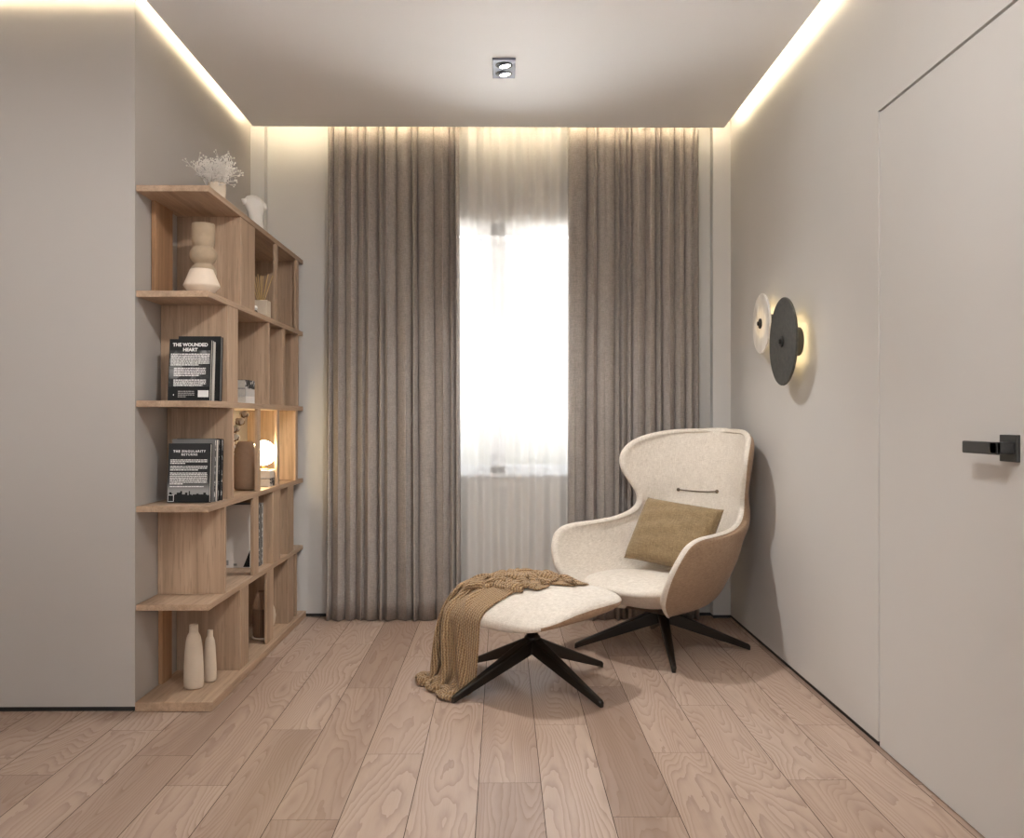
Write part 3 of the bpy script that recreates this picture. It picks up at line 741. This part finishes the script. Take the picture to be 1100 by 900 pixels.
# seat cushion: rounded pad sloping back, rolling down over the front
def seat_pt(u, v):
    # u around, v from bottom centre over the edge to top centre
    a = 2*math.pi*u
    n = 3.0 if math.sin(a) < 0 else 2.3
    ca, sa = math.cos(a), math.sin(a)
    rx = math.copysign(abs(ca)**(2/n), ca); ry = math.copysign(abs(sa)**(2/n), sa)
    prof = [(0,0,.0),(.12,.25,.0),(.25,.46,.004),(.36,.60,.022),(.45,.74,.052),(.53,.86,.088),(.62,.94,.118),(.70,.93,.138),(.80,.76,.150),(.9,.42,.156),(1,0,.158)]
    r, z = interp(prof, v)
    x = .318*rx*r*(1-.10*max(0, -ry))*(1-.36*max(0, ry)); y = -.055 + .365*ry*r
    fr = max(0, -(y+.02))/.36                       # towards the front
    zz = .232 + z - .034*(y+.3)/.6*(1 if z > .05 else 0) - .040*fr**2.2*(z/.164)
    zz += .16*max(0, (y+.02))*max(0, 1-z/.12)
    return (x, y, zz)
m = MB(); m.grid(seat_pt, 64, 34, closed_u=True); bmesh.ops.remove_doubles(m.bm, verts=m.bm.verts, dist=1e-5)
m.build('seat', M['cream'], chair)
# tufted seam across the back
def back_inner(x, z):
    """inner back surface at lateral x and height z (search the rows)"""
    best = None
    for i in range(400):
        r = rowat(i/399); sss = 1-(1-min(1, abs(x)/r[4]))**(1/r[5]); p = shell_pt(r, math.copysign(sss, x))
        if best is None or abs(p[2]-z) < best[0]: best = (abs(p[2]-z), p)
    return best[1]
pts = []
for i in range(17):
    x = -.165 + .215*i/16; z_ = .748 - .006*math.sin(math.pi*i/16); p = back_inner(x, z_); pts.append((x, p[1]-.003, z_))
m = MB(); m.tube(pts, .0032, 8); st = m.build('back_seam', M['thread'], chair)
for p in (pts[0], pts[-1]):
    m = MB(); bmesh.ops.create_uvsphere(m.bm, u_segments=16, v_segments=10, radius=.0095, matrix=Matrix.Translation(p))
    for f in m.bm.faces: f.smooth = True
    m.build('button', M['thread'], st)

# ------------------------------------------------------------------ cushion on the chair
def pillow(name, label, w, h, t, mat, loc, rot, seed):
    rr = random.Random(seed); m = MB()
    ph = [rr.uniform(0, 6.28) for _ in range(6)]
    for side in (1, -1):
        def fn(u, v):
            x = (u-.5)*2; y = (v-.5)*2
            prof = ((1-abs(x)**2.6)*(1-abs(y)**2.6))
            th = t*.5*max(0, prof)**.42
            pin = 1 - .05*(1-abs(y)**2)*abs(x)**3; pin2 = 1 - .05*(1-abs(x)**2)*abs(y)**3
            wr = (.005*math.sin(7*x+5*y+ph[0]) + .004*math.sin(13*y-4*x+ph[1]) + .003*math.sin(17*x*y+9*y+ph[2]))*prof
            return (x*w/2*pin, side*(th + wr), y*h/2*pin2)
        m.grid(fn, 41, 33)
    bmesh.ops.remove_doubles(m.bm, verts=m.bm.verts, dist=1e-5)
    o = m.build(name, mat); o.location = loc; o.rotation_euler = rot
    return tag(o, label, 'cushion')
f_ = Vector((math.sin(R(-46.5)), -math.cos(R(-46.5)), 0)); r_ = Vector((math.cos(R(-46.5)), math.sin(R(-46.5)), 0))
pc = CH + f_*(-.105) + r_*(-.012)
pillow('cushion', 'tan linen cushion leaning on the back of the wing armchair', .46, .345, .155, M['olive'], (pc.x, pc.y, .548), (R(-30), R(4), R(-46.5)), 4)

# ------------------------------------------------------------------ ottoman
OT = Vector((.1275, 3.871, 0)); ORZ = R(-46.5)
ott = thing('ottoman', 'cream upholstered footstool on a dark four-legged base', 'ottoman', OT, ORZ)
swivel_base(ott, .196, .415, math.atan2(3.551-OT.y, .385-OT.x) - ORZ, .036, .30, .026)
def pad_top(x, y):
    """height of the pad's top; front is -y"""
    fr = max(0, -(y) + .02)/.30
    return .425 - .090*fr**2 - .030*(abs(x)/.33)**2.4 - .02*max(0, y/.28)**2
def ott_pt(u, v):
    a = 2*math.pi*u; n = 4.2; ca, sa = math.cos(a), math.sin(a)
    rx = math.copysign(abs(ca)**(2/n), ca); ry = math.copysign(abs(sa)**(2/n), sa)
    prof = [(0,0,0),(.14,.5,0),(.28,.86,0),(.34,.95,.08),(.40,.985,.22),(.46,1.0,.42),(.52,1.0,.60),(.58,.99,.74),(.66,.95,.87),(.76,.85,.95),(.88,.5,1),(1,0,1)]
    r, k = interp(prof, v)
    x = .335*rx*r; y = .285*ry*r
    zt = pad_top(x, y); zb = .290 + .030*(abs(x)/.33)**2 - .018*max(0, -y/.28)**2 + .03*max(0, y/.28)
    return (x, y, lerp(zb, zt, k))
m = MB(); g = m.grid(ott_pt, 72, 40, closed_u=True)
for j in range(0, 20):
    for i in range(72):
        f = m.bm.faces.get((g[j][i], g[j][(i+1)%72], g[j+1][(i+1)%72], g[j+1][i]))
        a = 2*math.pi*(i+.5)/72
        if f and (j < 12 or not (math.sin(a) < 0 and abs(math.sin(a)) > abs(math.cos(a))*1.02)): f.material_index = 1
bmesh.ops.remove_doubles(m.bm, verts=m.bm.verts, dist=1e-5)
m.build('pad', [M['cream'], M['tan']], ott)

#THROW-BEGIN
# ------------------------------------------------------------------ knitted throw, settled over the footstool
import numpy as np
NU_, NV_, TW, TL = 38, 136, .64, 1.97
def settle_throw():
    rng = np.random.default_rng(5)
    h = TW/(NU_-1); hv = TL/(NV_-1)
    A = np.array((-.070, .185)); B = np.array((-.225, -.30))          # over the pad, back edge to front-left corner
    d = B-A; top = np.linalg.norm(d); d = d/top; n = np.array((-d[1], d[0]))
    P = np.zeros((NV_, NU_, 3))
    for j in range(NV_):
        s = TL*j/(NV_-1)
        bunch, span = 1.24, .28
        if s < bunch:
            t = s/bunch; along = t*span; z = .56 + .085*math.sin(2*math.pi*3.5*t+.4)
        else:
            along = span + s - bunch; z = .50
        over = along - (top+.03)
        if over > 0: along = top+.03 + over*.03; z = .50 - over*.98
        for i in range(NU_):
            w = i/(NU_-1)-.5
            fold = .024*math.sin(2*math.pi*3.2*w + .8*math.sin(4*s)) if s > bunch*.8 else .03*math.sin(2*math.pi*2.3*w + 3*math.sin(5*s))
            q = A + d*(along + (.025*math.sin(8*w+11*s) if s < bunch else 0)) + n*(w*TW*(.46 if s < bunch else .44) + (.03*math.sin(9*s) if s < bunch else .012*math.sin(4*s)))
            side = fold
            if over > 0: q = q + d*fold*1.0; side = 0
            P[j, i] = (q[0], q[1], max(z + side, .012))
    P += rng.normal(0, .0015, P.shape)
    X = P.reshape(-1, 3).copy(); V = np.zeros_like(X); idx = np.arange(NU_*NV_).reshape(NV_, NU_)
    sets = []
    def add(a, b, L, k):
        sets.append((a.ravel(), b.ravel(), L, k))
    for o_ in (0, 1):
        add(idx[:, o_:-1:2], idx[:, o_+1::2][:, :idx[:, o_:-1:2].shape[1]], h, 1.0)
        add(idx[o_:-1:2, :], idx[o_+1::2, :][:idx[o_:-1:2, :].shape[0]], hv, 1.0)
    dg = math.hypot(h, hv)
    for o_ in (0, 1):
        a = idx[o_:-1:2, :-1]; b = idx[o_+1::2, 1:][:a.shape[0]]; add(a, b, dg, .35)
        a = idx[o_:-1:2, 1:]; b = idx[o_+1::2, :-1][:a.shape[0]]; add(a, b, dg, .35)
    for o_ in (0, 1, 2, 3):
        a = idx[:, o_:-2:4]; b = idx[:, o_+2::4][:, :a.shape[1]]; add(a, b, 2*h, .12)
        a = idx[o_:-2:4, :]; b = idx[o_+2::4, :][:a.shape[0]]; add(a, b, 2*hv, .12)
    def collide(X, prev):
        t = .007
        x, y, z = X[:, 0], X[:, 1], X[:, 2]
        g = (np.abs(x/.335)**4.2 + np.abs(y/.285)**4.2)**(1/4.2)
        fr = np.maximum(0, .02-y)/.30
        zt = .425 - .090*fr**2 - .030*np.abs(np.clip(x, -.335, .335)/.33)**2.4 - .02*np.maximum(0, y/.28)**2
        zb = .290 + .030*(np.abs(np.clip(x, -.335, .335))/.33)**2 - .018*np.maximum(0, -y/.28)**2
        k = np.interp(g, (0, .5, .85, .95, .99, 1.0), (1, 1, .95, .87, .74, .6))
        zs = zb + k*(zt-zb) + t
        gs = 1.0 + t/.31
        up = zs - z; lat = (gs-g)*.31
        inside = (g < gs) & (z < zs) & (z > zb-.02)
        useup = inside & (up < lat*1.0 + .004)
        uselat = inside & ~useup
        z[useup] = zs[useup]
        sc = gs/np.maximum(g, 1e-3)
        x[uselat] *= sc[uselat]; y[uselat] *= sc[uselat]
        onf = z < .006; z[onf] = .006
        c = useup | onf | uselat
        X[c, :2] = prev[c, :2] + (X[c, :2]-prev[c, :2])*np.where(uselat[c], .6, .25)[:, None]
        return X
    def apart(X, r=.0130):
        sq = (X*X).sum(1).astype(np.float32); Xf = X.astype(np.float32)
        D = sq[:, None] + sq[None, :] - 2*Xf@Xf.T
        a, b = np.nonzero(D < r*r)
        m = (a < b) & ((np.abs(a//NU_ - b//NU_) > 2) | (np.abs(a % NU_ - b % NU_) > 2)); a, b = a[m], b[m]
        dv = X[a]-X[b]; L = np.linalg.norm(dv, axis=1)+1e-9
        c = (dv/L[:, None])*((r-L)*.5*.7)[:, None]
        np.add.at(X, a, c*.6); np.add.at(X, b, -c*.6)
    dt = .016
    for step in range(150):
        prev = X.copy()
        V[:, 2] -= 9.8*dt; V *= .93
        X = X + V*dt
        for it in range(14):
            for a, b, L, k in sets:
                dv = X[b]-X[a]; ln = np.linalg.norm(dv, axis=1)+1e-9
                c = dv*((ln-L)/ln*.5*k)[:, None]
                X[a] += c; X[b] -= c
            if it == 9: apart(X)
            if it % 3 == 1: X = collide(X, prev)
        X = collide(X, prev)
        V = (X-prev)/dt
        sp_ = np.linalg.norm(V, axis=1, keepdims=True); V *= np.minimum(1, 1.2/np.maximum(sp_, 1e-6))
    return X
X = settle_throw()
me = bpy.data.meshes.new('throw_blanket')
me.from_pydata([tuple(p) for p in X], [], [(j*NU_+i, j*NU_+i+1, (j+1)*NU_+i+1, (j+1)*NU_+i) for j in range(NV_-1) for i in range(NU_-1)])
uvl = me.uv_layers.new(name='uv')
for lp in me.loops:
    j, i = divmod(lp.vertex_index, NU_); uvl.data[lp.index].uv = (i/(NU_-1)*TW, j/(NV_-1)*TL)
for p in me.polygons: p.use_smooth = True
throw = bpy.data.objects.new('throw_blanket', me); COL.objects.link(throw); throw.location = OT; throw.rotation_euler = (0, 0, ORZ)
t = NT('camel_rib_knit'); uv = t.n('ShaderNodeUVMap', uv_map='uv'); sx_ = t.n('ShaderNodeSeparateXYZ'); t.l(uv.outputs[0], sx_.inputs[0])
nz = t.noise(uv.outputs[0], 60, 3)
rib = t.math('SINE', t.math('ADD', t.math('MULTIPLY', sx_.outputs[0], 2*math.pi/.0135), t.math('MULTIPLY', nz, 6)))
st_ = t.math('SINE', t.math('ADD', t.math('MULTIPLY', sx_.outputs[1], 2*math.pi/.011), t.math('MULTIPLY', rib, 1.6)))
fz = t.noise(uv.outputs[0], 420, 3)
hh = t.math('ADD', t.math('ADD', t.math('MULTIPLY', rib, .5), t.math('MULTIPLY', st_, .22)), t.math('MULTIPLY', fz, .5))
col = t.ramp(t.math('ADD', t.math('MULTIPLY', hh, .42), .42), [(.10, lin((96,72,48))), (.45, lin((156,126,92))), (.88, lin((202,172,134)))])
p_ = t.pbr(col, .95, 0, t.bump(hh, .9, .004), .1); p_.inputs['Sheen Weight'].default_value = .2
me.materials.append(t.m)
s = throw.modifiers.new('s', 'SOLIDIFY'); s.thickness = .008; s.offset = 0
s = throw.modifiers.new('ss', 'SUBSURF'); s.levels = s.render_levels = 1
tag(throw, 'camel ribbed knit throw draped over the footstool down to the floor', 'throw')
#THROW-END

# ------------------------------------------------------------------ light
W = bpy.data.worlds.new('sky'); scn.world = W; W.use_nodes = True; nt = W.node_tree; nt.nodes.clear()
wo = nt.nodes.new('ShaderNodeOutputWorld'); bg = nt.nodes.new('ShaderNodeBackground'); rp = nt.nodes.new('ShaderNodeValToRGB'); tc = nt.nodes.new('ShaderNodeTexCoord'); sx = nt.nodes.new('ShaderNodeSeparateXYZ'); ma = nt.nodes.new('ShaderNodeMath')
ma.operation = 'MULTIPLY_ADD'; ma.inputs[1].default_value = .5; ma.inputs[2].default_value = .5
nt.links.new(tc.outputs['Generated'], sx.inputs[0]); nt.links.new(sx.outputs[2], ma.inputs[0]); nt.links.new(ma.outputs[0], rp.inputs[0])
e = rp.color_ramp.elements; e[0].position = .36; e[0].color = (16,16,15.8,1); e[1].position = .80; e[1].color = (5.5,6.2,7.0,1)  # lower half far brighter than the sky, added to light the ceiling
for p, c in ((.43, (.58,.56,.50,1)), (.490, (.56,.56,.52,1)), (.515, (.56,.60,.60,1)), (.56, (.60,.65,.71,1)), (.64, (.72,.80,.90,1))):
    k = e.new(p); k.color = c
nt.links.new(rp.outputs[0], bg.inputs[0]); bg.inputs[1].default_value = 1; nt.links.new(bg.outputs[0], wo.inputs[0])

def spot(loc, tgt, power, size, blend, rad, col=(1,.985,.965)):
    l = bpy.data.lights.new('downlight_beam', 'SPOT'); l.energy = power; l.spot_size = R(size); l.spot_blend = blend; l.shadow_soft_size = rad; l.color = col
    o = bpy.data.objects.new('downlight_beam', l); COL.objects.link(o); o.location = loc
    o.rotation_euler = (Vector(tgt)-Vector(loc)).to_track_quat('-Z', 'Y').to_euler()
spot((.008, 4.09, ZC-.03), (-.05, 4.0, 0), 34, 110, .9, .03)
spot((.008, 4.20, ZC-.03), (.35, 4.1, 0), 34, 110, .9, .03)
# unseen fill spots behind the camera, added to brighten the room
for y in (1.9, -.3):
    spot((.008, y, ZC-.03), (.0, y+.3, 0), 40, 95, 1, .06)
# unseen spots added to brighten the cupboard front, shelves and right wall
spot((-2.1, 1.3, ZC-.03), (-2.0, 3.52, 1.65), 46, 50, 1, .08)
spot((.45, 1.7, ZC-.03), (-1.2, 4.15, 1.45), 95, 52, 1, .06)
spot((.1, 1.3, ZC-.03), (1.28, 3.5, 1.35), 80, 75, 1, .08)

# unseen area light added as soft fill from behind the camera
l = bpy.data.lights.new('rear_window_daylight', 'AREA'); l.shape = 'RECTANGLE'; l.size = 2.3; l.size_y = 1.55; l.energy = 15; l.color = (.95,.975,1)
o = bpy.data.objects.new('rear_window_daylight', l); COL.objects.link(o); o.location = (.1, YF-.075, 1.65); o.rotation_euler = (R(90), 0, 0)

# ------------------------------------------------------------------ camera
cam = bpy.data.cameras.new('camera'); co = bpy.data.objects.new('camera', cam); COL.objects.link(co)
cam.sensor_width = 36; cam.lens = 984/1100*36; cam.clip_start = .05
co.location = (0, 0, H_CAM); co.rotation_euler = (R(90), 0, -math.atan(10.5/984))
scn.camera = co
scn.view_settings.view_transform = 'Standard'; scn.view_settings.look = 'None'; scn.view_settings.gamma = 1; scn.view_settings.use_curve_mapping = False
scn.view_settings.exposure = 0.74
scn.cycles.max_bounces = 10; scn.cycles.diffuse_bounces = 6; scn.cycles.transparent_max_bounces = 12
scn.cycles.sample_clamp_indirect = 6; scn.cycles.caustics_reflective = False; scn.cycles.caustics_refractive = False
